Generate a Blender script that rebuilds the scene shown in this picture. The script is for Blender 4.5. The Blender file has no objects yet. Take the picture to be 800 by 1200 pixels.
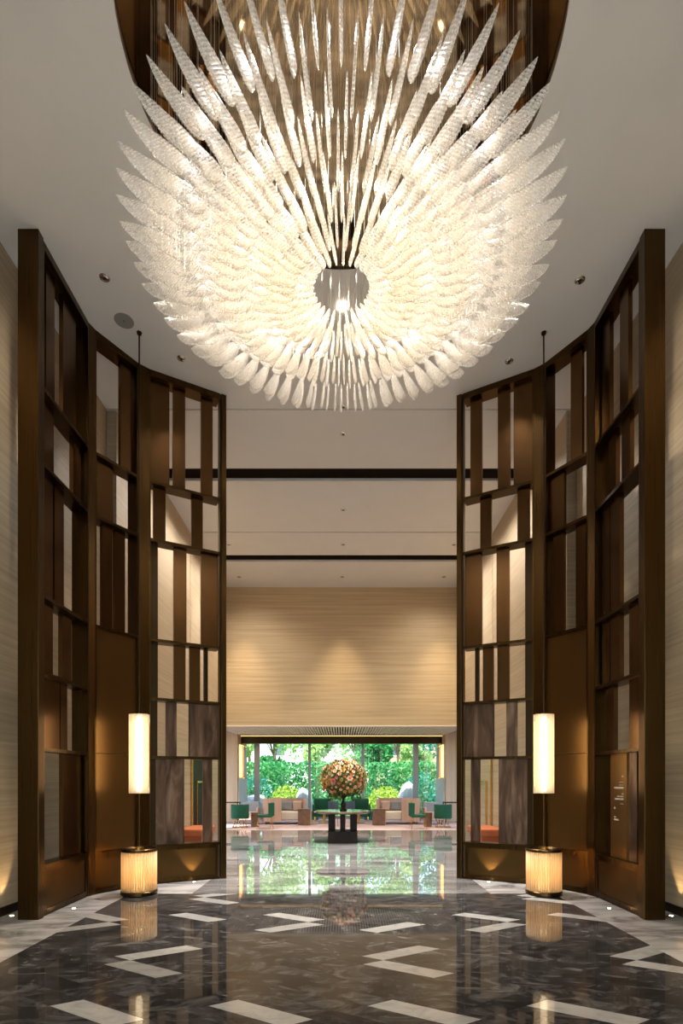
import bpy, bmesh, math, random
from mathutils import Vector, Matrix, Euler
random.seed(7)
PI = math.pi
scene = bpy.context.scene
COL = scene.collection

# ------------------------------------------------------------------ camera
cam_d = bpy.data.cameras.new('camera')
cam_d.sensor_fit = 'HORIZONTAL'
cam_d.sensor_width = 36.0
cam_d.lens = 36.0 * 630 / 800          # shift lens, verticals kept upright
cam_d.shift_y = 316 / 800
cam_d.clip_end = 400
cam = bpy.data.objects.new('camera', cam_d)
cam.location = (0, 0, 1.5)
cam.rotation_euler = (PI / 2, 0, 0)
COL.objects.link(cam)
scene.camera = cam

# ------------------------------------------------------------------ view, sky, sun
scene.view_settings.view_transform = 'Standard'
scene.view_settings.look = 'None'
scene.view_settings.gamma = 1.0
scene.view_settings.use_curve_mapping = False
scene.view_settings.exposure = 0.75
scene.cycles.max_bounces = 10
scene.cycles.diffuse_bounces = 4
scene.cycles.glossy_bounces = 5
scene.cycles.transparent_max_bounces = 32
scene.cycles.sample_clamp_indirect = 6.0

world = bpy.data.worlds.new('world')
scene.world = world
world.use_nodes = True
wn = world.node_tree.nodes
bgn = wn['Background']
sky = wn.new('ShaderNodeTexSky')
sky.sky_type = 'NISHITA'
sky.sun_disc = False
sky.sun_elevation = math.radians(55)
sky.sun_rotation = math.radians(200)
world.node_tree.links.new(sky.outputs[0], bgn.inputs[0])
bgn.inputs[1].default_value = 0.43


def light(name, kind, loc, energy, color=(1, .78, .52), rot=(0, 0, 0), parent=None, **kw):
    d = bpy.data.lights.new(name, kind)
    d.energy = energy
    d.color = color
    for k, v in kw.items():
        setattr(d, k, v)
    o = bpy.data.objects.new(name, d)
    o.location = loc
    o.rotation_euler = rot
    COL.objects.link(o)
    if parent:
        o.parent = parent
    return o


light('sun', 'SUN', (0, 0, 30), 5.5, (1, .95, .85), (math.radians(38), 0, math.radians(-28)), angle=.02)


# ------------------------------------------------------------------ node helpers
def new_mat(name):
    m = bpy.data.materials.new(name)
    m.use_nodes = True
    nt = m.node_tree
    return m, nt, nt.nodes, nt.links, nt.nodes['Principled BSDF']


def simple(name, color, rough=.5, metal=0.0, spec=.5, noise=0.0, nscale=8.0, coat=0.0):
    m, nt, N, L, b = new_mat(name)
    b.inputs['Base Color'].default_value = (*color, 1)
    b.inputs['Roughness'].default_value = rough
    b.inputs['Metallic'].default_value = metal
    b.inputs['Specular IOR Level'].default_value = spec
    b.inputs['Coat Weight'].default_value = coat
    if noise:
        tc = N.new('ShaderNodeTexCoord')
        n = N.new('ShaderNodeTexNoise')
        n.inputs['Scale'].default_value = nscale
        n.inputs['Detail'].default_value = 5
        L.new(tc.outputs['Object'], n.inputs['Vector'])
        r = N.new('ShaderNodeValToRGB')
        r.color_ramp.elements[0].position = .3
        r.color_ramp.elements[1].position = .7
        r.color_ramp.elements[0].color = (*[c * (1 - noise) for c in color], 1)
        r.color_ramp.elements[1].color = (*[min(1, c * (1 + noise)) for c in color], 1)
        L.new(n.outputs['Fac'], r.inputs[0])
        L.new(r.outputs[0], b.inputs['Base Color'])
    return m


def ramp(N, stops):
    r = N.new('ShaderNodeValToRGB')
    e = r.color_ramp.elements
    while len(e) < len(stops):
        e.new(.5)
    for k, (p, c) in enumerate(stops):
        e[k].position = p
        e[k].color = (*c, 1) if len(c) == 3 else c
    return r


def emit(name, color, strength):
    m, nt, N, L, b = new_mat(name)
    b.inputs['Base Color'].default_value = (*color, 1)
    b.inputs['Emission Color'].default_value = (*color, 1)
    b.inputs['Emission Strength'].default_value = strength
    return m


def veneer(name, c0, c1, c2, sx=.35, sz=26.0):
    """horizontally grained wood wall covering"""
    m, nt, N, L, b = new_mat(name)
    g = N.new('ShaderNodeNewGeometry')
    mp = N.new('ShaderNodeMapping')
    mp.inputs['Scale'].default_value = (sx, sx, sz)
    L.new(g.outputs['Position'], mp.inputs['Vector'])
    n = N.new('ShaderNodeTexNoise')
    n.inputs['Scale'].default_value = 1.0
    n.inputs['Detail'].default_value = 6
    n.inputs['Roughness'].default_value = .65
    n.inputs['Distortion'].default_value = .25
    L.new(mp.outputs[0], n.inputs['Vector'])
    r = ramp(N, [(.3, c0), (.5, c1), (.72, c2)])
    L.new(n.outputs['Fac'], r.inputs[0])
    L.new(r.outputs[0], b.inputs['Base Color'])
    b.inputs['Roughness'].default_value = .48
    b.inputs['Specular IOR Level'].default_value = .35
    bp = N.new('ShaderNodeBump')
    bp.inputs['Strength'].default_value = .12
    bp.inputs['Distance'].default_value = .01
    L.new(n.outputs['Fac'], bp.inputs['Height'])
    L.new(bp.outputs[0], b.inputs['Normal'])
    return m


def marble(name, stops, scale=(1.0, 1.0, 1.0), nscale=2.2, dist=1.6, rough=.06, spec=.7, offset=True):
    m, nt, N, L, b = new_mat(name)
    g = N.new('ShaderNodeNewGeometry')
    oi = N.new('ShaderNodeObjectInfo')
    vm = N.new('ShaderNodeVectorMath')
    vm.operation = 'MULTIPLY_ADD'
    cx = N.new('ShaderNodeCombineXYZ')
    for k in range(3):
        L.new(oi.outputs['Random'], cx.inputs[k])
    L.new(cx.outputs[0], vm.inputs[0])
    vm.inputs[1].default_value = (23, 41, 17) if offset else (0, 0, 0)
    L.new(g.outputs['Position'], vm.inputs[2])
    mp = N.new('ShaderNodeMapping')
    mp.inputs['Scale'].default_value = scale
    L.new(vm.outputs[0], mp.inputs['Vector'])
    n = N.new('ShaderNodeTexNoise')
    n.inputs['Scale'].default_value = nscale
    n.inputs['Detail'].default_value = 9
    n.inputs['Roughness'].default_value = .62
    n.inputs['Distortion'].default_value = dist
    L.new(mp.outputs[0], n.inputs['Vector'])
    r = ramp(N, stops)
    L.new(n.outputs['Fac'], r.inputs[0])
    hs = N.new('ShaderNodeHueSaturation')
    mr = N.new('ShaderNodeMapRange')
    mr.inputs['To Min'].default_value = .78
    mr.inputs['To Max'].default_value = 1.22
    L.new(oi.outputs['Random'], mr.inputs['Value'])
    L.new(mr.outputs[0], hs.inputs['Value'])
    L.new(r.outputs[0], hs.inputs['Color'])
    L.new(hs.outputs[0], b.inputs['Base Color'])
    b.inputs['Roughness'].default_value = rough
    b.inputs['Specular IOR Level'].default_value = spec
    return m


def bronze(name, color, rough=.3, metal=.85, grain=(90, 90, .8), var=.05):
    """hairline bronze with an upright brush"""
    m, nt, N, L, b = new_mat(name)
    g = N.new('ShaderNodeNewGeometry')
    mp = N.new('ShaderNodeMapping')
    mp.inputs['Scale'].default_value = grain
    L.new(g.outputs['Position'], mp.inputs['Vector'])
    n = N.new('ShaderNodeTexNoise')
    n.inputs['Scale'].default_value = 1.0
    n.inputs['Detail'].default_value = 4
    L.new(mp.outputs[0], n.inputs['Vector'])
    r = ramp(N, [(.3, [c * (1 - var) for c in color]), (.7, [c * (1 + var) for c in color])])
    L.new(n.outputs['Fac'], r.inputs[0])
    L.new(r.outputs[0], b.inputs['Base Color'])
    mr = N.new('ShaderNodeMapRange')
    mr.inputs['To Min'].default_value = rough * .92
    mr.inputs['To Max'].default_value = rough * 1.08
    L.new(n.outputs['Fac'], mr.inputs['Value'])
    L.new(mr.outputs[0], b.inputs['Roughness'])
    b.inputs['Metallic'].default_value = metal
    return m


def mesh_glass(name):
    """bronze wire mesh laminated in glass: wavy moire sheen"""
    m, nt, N, L, b = new_mat(name)
    g = N.new('ShaderNodeNewGeometry')
    mp = N.new('ShaderNodeMapping')
    mp.inputs['Scale'].default_value = (5.0, 5.0, .9)
    L.new(g.outputs['Position'], mp.inputs['Vector'])
    n = N.new('ShaderNodeTexNoise')
    n.inputs['Scale'].default_value = 1.3
    n.inputs['Detail'].default_value = 3
    n.inputs['Distortion'].default_value = 1.4
    L.new(mp.outputs[0], n.inputs['Vector'])
    r = ramp(N, [(.32, (.060, .033, .021)), (.52, (.130, .075, .050)), (.74, (.28, .18, .128))])
    L.new(n.outputs['Fac'], r.inputs[0])
    L.new(r.outputs[0], b.inputs['Base Color'])
    b.inputs['Metallic'].default_value = .6
    b.inputs['Roughness'].default_value = .32
    b.inputs['Coat Weight'].default_value = .25
    b.inputs['Coat Roughness'].default_value = .05
    return m


def pane_glass(name, tint=(.93, .98, .95), refl=.06):
    m = bpy.data.materials.new(name)
    m.use_nodes = True
    nt = m.node_tree
    N, L = nt.nodes, nt.links
    N.remove(N['Principled BSDF'])
    t = N.new('ShaderNodeBsdfTransparent')
    t.inputs[0].default_value = (*tint, 1)
    gl = N.new('ShaderNodeBsdfGlossy')
    gl.inputs['Roughness'].default_value = .0
    lw = N.new('ShaderNodeFresnel')
    lw.inputs[0].default_value = 1.45
    mx = N.new('ShaderNodeMixShader')
    gf = N.new('ShaderNodeNewGeometry')
    fm_ = N.new('ShaderNodeMath')
    fm_.operation = 'MULTIPLY_ADD'
    fm_.inputs[1].default_value = -1
    fm_.inputs[2].default_value = 1
    L.new(gf.outputs['Backfacing'], fm_.inputs[0])
    f2 = N.new('ShaderNodeMath')
    f2.operation = 'MULTIPLY'
    L.new(fm_.outputs[0], f2.inputs[0])
    L.new(lw.outputs[0], f2.inputs[1])
    L.new(f2.outputs[0], mx.inputs[0])
    L.new(t.outputs[0], mx.inputs[1])
    L.new(gl.outputs[0], mx.inputs[2])
    L.new(mx.outputs[0], N['Material Output'].inputs[0])
    return m


def ribbed_glass(name, tint, body, clear=.3, rib=70.0, diag=True, rough=.12, strength=.6):
    """pressed glass that scatters the light of the lamps inside it"""
    m = bpy.data.materials.new(name)
    m.use_nodes = True
    nt = m.node_tree
    N, L = nt.nodes, nt.links
    N.remove(N['Principled BSDF'])
    tc = N.new('ShaderNodeTexCoord')
    mp = N.new('ShaderNodeMapping')
    if diag:
        mp.inputs['Rotation'].default_value = (0, math.radians(38), 0)
    L.new(tc.outputs['Object'], mp.inputs['Vector'])
    w = N.new('ShaderNodeTexWave')
    w.bands_direction = 'X'
    w.inputs['Scale'].default_value = rib
    w.inputs['Distortion'].default_value = 1.5 if diag else 0
    w.inputs['Detail'].default_value = 1
    L.new(mp.outputs[0], w.inputs['Vector'])
    pat = w.outputs['Fac']
    if diag:
        mp2 = N.new('ShaderNodeMapping')
        mp2.inputs['Rotation'].default_value = (0, math.radians(-52), 0)
        L.new(tc.outputs['Object'], mp2.inputs['Vector'])
        w2 = N.new('ShaderNodeTexNoise')
        w2.inputs['Scale'].default_value = 60
        w2.inputs['Detail'].default_value = 2
        L.new(mp2.outputs[0], w2.inputs['Vector'])
        rr = ramp(N, [(.40, (0, 0, 0)), (.62, (1, 1, 1))])
        L.new(w2.outputs['Fac'], rr.inputs[0])
        mxp = N.new('ShaderNodeMix')
        mxp.data_type = 'FLOAT'
        mxp.inputs[0].default_value = .5
        L.new(w.outputs['Fac'], mxp.inputs[2])
        L.new(rr.outputs[0], mxp.inputs[3])
        pat = mxp.outputs[0]
    bp = N.new('ShaderNodeBump')
    bp.inputs['Strength'].default_value = strength
    bp.inputs['Distance'].default_value = .002
    L.new(pat, bp.inputs['Height'])
    tr = N.new('ShaderNodeBsdfTransparent')
    tr.inputs[0].default_value = (*tint, 1)
    tl = N.new('ShaderNodeBsdfTranslucent')
    tl.inputs[0].default_value = (*body, 1)
    df = N.new('ShaderNodeBsdfDiffuse')
    df.inputs[0].default_value = (*body, 1)
    gl = N.new('ShaderNodeBsdfGlossy')
    gl.inputs['Roughness'].default_value = rough
    for s in (tl, df, gl):
        L.new(bp.outputs[0], s.inputs['Normal'])
    m1 = N.new('ShaderNodeMixShader')
    m1.inputs[0].default_value = .45
    L.new(tl.outputs[0], m1.inputs[1])
    L.new(df.outputs[0], m1.inputs[2])
    m2 = N.new('ShaderNodeMixShader')
    lw = N.new('ShaderNodeLayerWeight')
    lw.inputs[0].default_value = .5
    pw = N.new('ShaderNodeMath')
    pw.operation = 'POWER'
    pw.inputs[1].default_value = 2.5
    L.new(lw.outputs['Facing'], pw.inputs[0])
    mh = N.new('ShaderNodeMath')
    mh.operation = 'MULTIPLY_ADD'
    mh.inputs[1].default_value = .7
    mh.inputs[2].default_value = (1 - clear) * (.08 if diag else .55)
    L.new(pw.outputs[0], mh.inputs[0])
    ml = N.new('ShaderNodeMath')
    ml.operation = 'MULTIPLY_ADD'
    ml.use_clamp = True
    ml.inputs[1].default_value = (1 - clear) * (1.8 if diag else .9)
    L.new(pat, ml.inputs[0])
    L.new(mh.outputs[0], ml.inputs[2])
    L.new(ml.outputs[0], m2.inputs[0])
    L.new(tr.outputs[0], m2.inputs[1])
    L.new(m1.outputs[0], m2.inputs[2])
    m3 = N.new('ShaderNodeMixShader')
    fr = N.new('ShaderNodeFresnel')
    fr.inputs[0].default_value = 1.5
    L.new(bp.outputs[0], fr.inputs['Normal'])
    gf = N.new('ShaderNodeNewGeometry')
    fm_ = N.new('ShaderNodeMath')
    fm_.operation = 'MULTIPLY_ADD'
    fm_.inputs[1].default_value = -1
    fm_.inputs[2].default_value = 1
    L.new(gf.outputs['Backfacing'], fm_.inputs[0])
    f2 = N.new('ShaderNodeMath')
    f2.operation = 'MULTIPLY'
    L.new(fm_.outputs[0], f2.inputs[0])
    L.new(fr.outputs[0], f2.inputs[1])
    L.new(f2.outputs[0], m3.inputs[0])
    L.new(m2.outputs[0], m3.inputs[1])
    L.new(gl.outputs[0], m3.inputs[2])
    L.new(m3.outputs[0], N['Material Output'].inputs[0])
    return m


def leafy(name, c0, c1, c2, scale=1.2):
    m, nt, N, L, b = new_mat(name)
    g = N.new('ShaderNodeNewGeometry')
    r = ramp(N, [(0, c0), (.5, c1), (1, c2)])
    n = N.new('ShaderNodeTexNoise')
    n.inputs['Scale'].default_value = scale
    n.inputs['Detail'].default_value = 3
    L.new(g.outputs['Position'], n.inputs['Vector'])
    ad = N.new('ShaderNodeMath')
    ad.operation = 'MULTIPLY_ADD'
    ad.inputs[1].default_value = .55
    L.new(g.outputs['Random Per Island'], ad.inputs[0])
    ml = N.new('ShaderNodeMath')
    ml.operation = 'MULTIPLY'
    ml.inputs[1].default_value = .45
    L.new(n.outputs['Fac'], ml.inputs[0])
    L.new(ml.outputs[0], ad.inputs[2])
    L.new(ad.outputs[0], r.inputs[0])
    L.new(r.outputs[0], b.inputs['Base Color'])
    b.inputs['Roughness'].default_value = .5
    tl = N.new('ShaderNodeBsdfTranslucent')
    L.new(r.outputs[0], tl.inputs[0])
    mx = N.new('ShaderNodeMixShader')
    mx.inputs[0].default_value = .4
    L.new(b.outputs[0], mx.inputs[1])
    L.new(tl.outputs[0], mx.inputs[2])
    L.new(mx.outputs[0], N['Material Output'].inputs[0])
    return m


M = {}
M['plaster'] = simple('plaster', (.68, .665, .645), .8, noise=.02, nscale=2)
M['veneer'] = veneer('wood veneer', (.36, .27, .175), (.44, .335, .22), (.52, .41, .285))
M['veneer_far'] = veneer('wood veneer far wall', (.40, .29, .165), (.50, .37, .22), (.60, .455, .285), .3, 14)
M['fluted'] = veneer('fluted wood', (.50, .36, .24), (.58, .43, .29), (.64, .49, .34), 8, .4)
M['joint'] = simple('shadow joint', (.02, .016, .012), .7)
M['track'] = simple('dark bronze track', (.010, .006, .004), .9, 0, .05)
M['bronze_frame'] = bronze('bronze frame', (.078, .043, .0145), .28, 1.0)
M['bronze_dark'] = bronze('bronze dark', (.04, .023, .010), .34, .9)
M['bronze_slat'] = bronze('bronze slat', (.135, .070, .028), .25, 1.0)
M['bronze_panel'] = bronze('bronze panel', (.15, .080, .026), .34, .95, (2, 2, .4), .06)
M['bronze_base'] = bronze('bronze base', (.085, .046, .015), .48, .95, (2, 2, .4), .05)
M['bronze_sign'] = bronze('bronze sign', (.30, .175, .065), .34, .9)
M['mesh_glass'] = mesh_glass('bronze mesh glass')
M['brass'] = simple('brass', (.80, .52, .20), .22, 1.0)
M['chrome'] = simple('chrome', (.8, .8, .8), .12, 1.0)
M['black'] = simple('black', (.012, .011, .010), .45)
M['grout'] = simple('grout', (.03, .028, .026), .5)
M['dark_marble'] = marble('dark marble', [(.28, (.014, .013, .0125)), (.45, (.032, .0295, .028)), (.58, (.068, .063, .060)), (.74, (.17, .158, .15))],
                          (1.0, 1.6, 1), 2.4, 2.2, .04, .20)
M['white_marble'] = marble('white marble', [(.25, (.27, .25, .23)), (.5, (.38, .36, .33)), (.8, (.46, .44, .41))], (1, 1.4, 1), 5, 1.2, .07, .6)
M['grey_marble'] = marble('grey marble', [(.30, (.09, .082, .078)), (.43, (.27, .25, .235)), (.55, (.42, .395, .37)), (.8, (.54, .51, .475))],
                          (.55, 1.6, 1), 1.5, 1.6, .06, .7)
M['hall_marble'] = marble('hall marble', [(.32, (.045, .040, .038)), (.45, (.125, .115, .109)), (.58, (.22, .205, .195)), (.8, (.32, .305, .293))],
                          (.30, 2.0, 1), 1.9, 1.2, .012, .6)
M['mirror'] = simple('antique bronze mirror', (.34, .245, .14), .03, 1.0, noise=.22, nscale=6)
M['lamp_glass'] = ribbed_glass('ribbed lantern glass', (1, .94, .84), (.95, .82, .62), .45, 34, False, .15, .25)
M['drum_glass'] = ribbed_glass('drum glass rod', (1, .93, .80), (.92, .80, .58), .25, 20, False, .12, .1)
M['leaf_glass'] = ribbed_glass('pressed leaf glass', (1, .975, .93), (.97, .955, .935), .76, 17, True, .20, 1.0)
M['tube_glow'] = emit('lantern tube', (1, .82, .58), 5.0)
M['drum_glow'] = emit('drum lamp core', (1, .72, .38), 5.0)
M['strip_glow'] = emit('warm strip', (1, .58, .22), 1.5)
M['spot_glow'] = emit('downlight lens', (1, .86, .66), 60.0)
M['up_glow'] = emit('uplight lens', (1, .80, .50), 14.0)
M['wire'] = simple('steel wire', (.62, .56, .48), .3, .8)
M['glass'] = pane_glass('window glass')
M['alu'] = simple('grey aluminium', (.30, .31, .32), .4, .5)
M['green'] = simple('green velvet', (.005, .10, .055), .7, noise=.2, nscale=20)
M['pink_ply'] = veneer('pink fluted wood', (.46, .29, .215), (.53, .345, .255), (.60, .40, .30), 9, .4)
M['grey_cloth'] = simple('grey cloth', (.27, .28, .31), .85, noise=.08, nscale=30)
M['cream'] = simple('cream cloth', (.72, .64, .54), .85, noise=.05, nscale=20)
M['blush'] = simple('blush cloth', (.60, .43, .36), .8, noise=.06, nscale=20)
M['blue'] = simple('blue grey leather', (.10, .15, .21), .5, noise=.1, nscale=10)
M['walnut'] = simple('walnut', (.20, .10, .055), .4, noise=.3, nscale=7)
M['oak'] = simple('light oak', (.50, .33, .20), .45, noise=.15, nscale=7)
M['teal'] = simple('teal lacquer', (.01, .20, .19), .35)
M['carpet'] = simple('pale pink carpet', (.56, .43, .43), .9, noise=.10, nscale=1.5)
M['orange'] = simple('orange leather', (.42, .11, .035), .5, noise=.1)
M['table_dark'] = simple('dark stained wood', (.020, .014, .011), .55, spec=.2, noise=.3, nscale=9)
M['table_top'] = simple('brown stone top', (.16, .11, .075), .12, noise=.25, nscale=5)
M['soffit'] = simple('soffit white', (.80, .74, .64), .6)
M['white_stone'] = simple('white stone', (.74, .73, .72), .6)
M['rock'] = simple('pale rock', (.55, .56, .57), .85, noise=.25, nscale=2)
M['grass'] = simple('lawn', (.12, .30, .05), .9, noise=.35, nscale=1.5)
M['bark'] = simple('bark', (.14, .10, .07), .9, noise=.3, nscale=5)
M['facade'] = simple('white facade', (.80, .79, .77), .8)
M['facade_brown'] = simple('brown facade', (.42, .30, .23), .8)
M['dark_pane'] = simple('dark window pane', (.10, .13, .16), .15)
M['hedge'] = leafy('hedge leaves', (.008, .11, .030), (.055, .34, .10), (.32, .68, .24), .8)
M['tree'] = leafy('tree leaves', (.20, .40, .08), (.50, .70, .24), (.80, .90, .55), .7)
M['teal_tree'] = leafy('blue green leaves', (.015, .14, .10), (.05, .30, .22), (.18, .50, .36), .7)
M['lime'] = leafy('lime leaves', (.24, .38, .03), (.48, .60, .07), (.72, .78, .18), 1.5)
M['flower_orange'] = simple('orange petals', (.70, .24, .09), .6)
M['flower_peach'] = simple('peach petals', (.86, .56, .36), .6)
M['flower_pink'] = simple('pink petals', (.66, .20, .17), .6)
M['flower_gold'] = simple('golden petals', (.62, .36, .10), .6)
M['stem_leaf'] = leafy('bouquet leaves', (.03, .05, .012), (.12, .15, .03), (.36, .32, .08), 5)


# ------------------------------------------------------------------ mesh helpers
def obj(name, bm, mat, parent=None, smooth=False):
    me = bpy.data.meshes.new(name)
    bmesh.ops.recalc_face_normals(bm, faces=bm.faces)
    bm.to_mesh(me)
    bm.free()
    me.materials.append(M[mat] if isinstance(mat, str) else mat)
    if smooth:
        for p in me.polygons:
            p.use_smooth = True
    o = bpy.data.objects.new(name, me)
    COL.objects.link(o)
    if parent:
        o.parent = parent
    return o


def inst(name, me, parent=None, loc=(0, 0, 0), rot=(0, 0, 0), scale=(1, 1, 1)):
    o = bpy.data.objects.new(name, me)
    o.location = loc
    o.rotation_euler = rot
    o.scale = scale
    COL.objects.link(o)
    if parent:
        o.parent = parent
    return o


def box(bm, x0, x1, y0, y1, z0, z1, bev=0):
    vs = [bm.verts.new((x, y, z)) for z in (z0, z1) for x, y in ((x0, y0), (x1, y0), (x1, y1), (x0, y1))]
    fs = [(3, 2, 1, 0), (4, 5, 6, 7), (0, 1, 5, 4), (1, 2, 6, 5), (2, 3, 7, 6), (3, 0, 4, 7)]
    new = [bm.faces.new([vs[i] for i in f]) for f in fs]
    if bev:
        es = list({e for f in new for e in f.edges})
        bmesh.ops.bevel(bm, geom=es, offset=bev, segments=2, affect='EDGES', profile=.6)
    return bm


def bx(x0, x1, y0, y1, z0, z1, bev=0):
    return box(bmesh.new(), min(x0, x1), max(x0, x1), min(y0, y1), max(y0, y1), min(z0, z1), max(z0, z1), bev)


def prism(pts, z0, z1, bm=None):
    bm = bm or bmesh.new()
    a = [bm.verts.new((p[0], p[1], z0)) for p in pts]
    b = [bm.verts.new((p[0], p[1], z1)) for p in pts]
    n = len(pts)
    bm.faces.new(a[::-1])
    bm.faces.new(b)
    for i in range(n):
        bm.faces.new((a[i], a[(i + 1) % n], b[(i + 1) % n], b[i]))
    return bm


def lathe(prof, seg=24, bm=None, c=(0, 0, 0), a0=0.0, a1=2 * PI, closed=True):
    bm = bm or bmesh.new()
    full = abs(a1 - a0 - 2 * PI) < 1e-6
    n = seg if full else seg + 1
    rings = []
    for r, z in prof:
        if r < 1e-6:
            rings.append([bm.verts.new((c[0], c[1], c[2] + z))])
        else:
            rings.append([bm.verts.new((c[0] + r * math.cos(a0 + (a1 - a0) * k / seg), c[1] + r * math.sin(a0 + (a1 - a0) * k / seg), c[2] + z)) for k in range(n)])
    for A, B in zip(rings, rings[1:]):
        for k in range(seg):
            k2 = (k + 1) % n
            if len(A) == 1 and len(B) == 1:
                continue
            if len(A) == 1:
                bm.faces.new((A[0], B[k2], B[k]))
            elif len(B) == 1:
                bm.faces.new((A[k], A[k2], B[0]))
            else:
                bm.faces.new((A[k], A[k2], B[k2], B[k]))
    return bm


def tube(pts, r, seg=6, bm=None, close=False):
    bm = bm or bmesh.new()
    pts = [Vector(p) for p in pts]
    rings = []
    n = len(pts)
    for i, p in enumerate(pts):
        d = (pts[(i + 1) % n] - pts[i - 1]) if close else (pts[min(i + 1, n - 1)] - pts[max(i - 1, 0)])
        d.normalize()
        u = d.orthogonal() if abs(d.z) > .9 else d.cross(Vector((0, 0, 1)))
        u.normalize()
        v = d.cross(u)
        rr = r[i] if isinstance(r, (list, tuple)) else r
        rings.append([bm.verts.new(p + rr * (math.cos(2 * PI * k / seg) * u + math.sin(2 * PI * k / seg) * v)) for k in range(seg)])
    m = n if close else n - 1
    for i in range(m):
        A, B = rings[i], rings[(i + 1) % n]
        for k in range(seg):
            bm.faces.new((A[k], A[(k + 1) % seg], B[(k + 1) % seg], B[k]))
    if not close:
        bm.faces.new(rings[0][::-1])
        bm.faces.new(rings[-1])
    return bm


def thing(name, label, cat, loc=(0, 0, 0), rz=0, group=None):
    o = bpy.data.objects.new(name, None)
    o.empty_display_size = .1
    o.location = loc
    o.rotation_euler = (0, 0, rz)
    COL.objects.link(o)
    o['label'] = label
    o['category'] = cat
    if group:
        o['group'] = group
    return o


def tag(o, label, cat, group=None, kind=None):
    o['label'] = label
    o['category'] = cat
    if group:
        o['group'] = group
    if kind:
        o['kind'] = kind
    return o


def struct(name, bm, mat, label, cat, parent=None):
    o = obj(name, bm, mat, parent)
    o['kind'] = 'structure'
    o['label'] = label
    o['category'] = cat
    return o


# ------------------------------------------------------------------ room shell
H = 7.5                     # ceiling height
XW1, XW2 = 3.79, 3.64       # side walls before and after the joint
YJ, YF, YG = 8.67, 16.6, 21.7
YB = -4.0
RC = (0.0, 4.51)            # centre of ceiling recess and chandelier
RR = 1.79

# floor: grout bed, hall slabs, border slabs and the inlaid field
floor = struct('floor', bx(-8, 8, YB, 24, -.2, -.012), 'grout', 'polished dark marble floor with pale parallelogram inlays and grey border', 'floor')
LX, YE = 2.83, 7.2


def slab(x0, x1, y0, y1, mat):
    return obj('slab', bx(x0 + .0008, x1 - .0008, y0 + .0008, y1 - .0008, -.0119, 0), mat, floor)


for sx in (-1, 1):
    y = 1.2
    while y < YE - .01:
        y2 = min(y + 1.2, YE)
        slab(min(sx * LX, sx * 3.85), max(sx * LX, sx * 3.85), y, y2, 'grey_marble')
        y = y2
    slab(min(sx * 2.0, sx * 3.85), max(sx * 2.0, sx * 3.85), YE, 8.67, 'grey_marble')
slab(-2.0, 2.0, YE, 8.67, 'hall_marble')
y = 8.67
while y < 16.55:
    y2 = min(y + 1.32, 16.6)
    for x0, x1 in ((-3.9, -1.3), (-1.3, 1.3), (1.3, 3.9)):
        slab(x0, x1, y, y2, 'hall_marble')
    y = y2
obj('carpet', bx(-8, 8, 16.6, 21.6, -.0119, .002), 'carpet', floor)

S = .2046
O0 = (-1.952, 4.416)


def cell_pt(a, b):
    return (O0[0] + (a + b) * S * .8660254, O0[1] + (b - a) * S * .5)


def clip(poly, f):
    out = []
    for i in range(len(poly)):
        p, q = poly[i], poly[(i + 1) % len(poly)]
        fp, fq = f(p), f(q)
        if fp >= 0:
            out.append(p)
        if (fp >= 0) != (fq >= 0):
            t = fp / (fp - fq)
            out.append((p[0] + t * (q[0] - p[0]), p[1] + t * (q[1] - p[1])))
    return out


YN = 2.3
white_h = [(7, -1), (10, 2), (13, 5), (4, -4), (0, 0), (6, 6), (12, 12), (-8, 8), (-11, 5), (-5, 11), (1, 17), (4, 20), (-12, 12), (0, 24)]
white_v = [(-1, 1), (-2, 8), (4, 14), (1, 11), (5, 7), (11, 13), (-8, 2), (-13, 13), (-1, 25)]
used = set()
tiles = []
for a, b in white_h:
    tiles.append((a, b, 3, 1, 'white_marble'))
    used.update((a + k, b) for k in range(3))
for a, b in white_v:
    tiles.append((a, b, 1, 3, 'white_marble'))
    used.update((a, b + k) for k in range(3))


def infield(a, b):
    x, y = cell_pt(a + .5, b + .5)
    return -LX - .16 < x < LX + .16 and YN - .1 < y < YE + .1


cells = [(a, b) for a in range(-40, 50) for b in range(-40, 50) if infield(a, b)]
cells.sort(key=lambda c: (c[0] - c[1], c[0]))
for a, b in cells:
    if (a, b) in used:
        continue
    hor = ((a + b) // 3) % 2 == 0
    done = False
    for n in (3, 2, 1):
        for h in ((True, False) if hor else (False, True)):
            cs = [(a + k, b) for k in range(n)] if h else [(a, b + k) for k in range(n)]
            cs2 = [(a - k, b) for k in range(n)] if h else [(a, b - k) for k in range(n)]
            for c in (cs, cs2):
                if all(q not in used for q in c):
                    used.update(c)
                    a0, b0 = min(q[0] for q in c), min(q[1] for q in c)
                    tiles.append((a0, b0, n if h else 1, 1 if h else n, 'dark_marble'))
                    done = True
                    break
            if done:
                break
        if done:
            break
for a, b, na, nb, mt in tiles:
    g = .004
    poly = [cell_pt(a + g, b + g), cell_pt(a + na - g, b + g), cell_pt(a + na - g, b + nb - g), cell_pt(a + g, b + nb - g)]
    for f in (lambda p: p[0] + LX, lambda p: LX - p[0], lambda p: YE - p[1], lambda p: p[1] - YN):
        poly = clip(poly, f)
        if len(poly) < 3:
            break
    if len(poly) < 3:
        continue
    area = abs(sum(poly[i][0] * poly[(i + 1) % len(poly)][1] - poly[(i + 1) % len(poly)][0] * poly[i][1] for i in range(len(poly)))) / 2
    if area < .0006:
        continue
    cx, cy = sum(p[0] for p in poly) / len(poly), sum(p[1] for p in poly) / len(poly)
    t = obj('tile', prism([(p[0] - cx, p[1] - cy) for p in poly], -.0119, 0), mt, floor)
    t.location = (cx, cy, 0)
slab(-3.85, 3.85, -3.9, 1.2, 'grey_marble')
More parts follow.
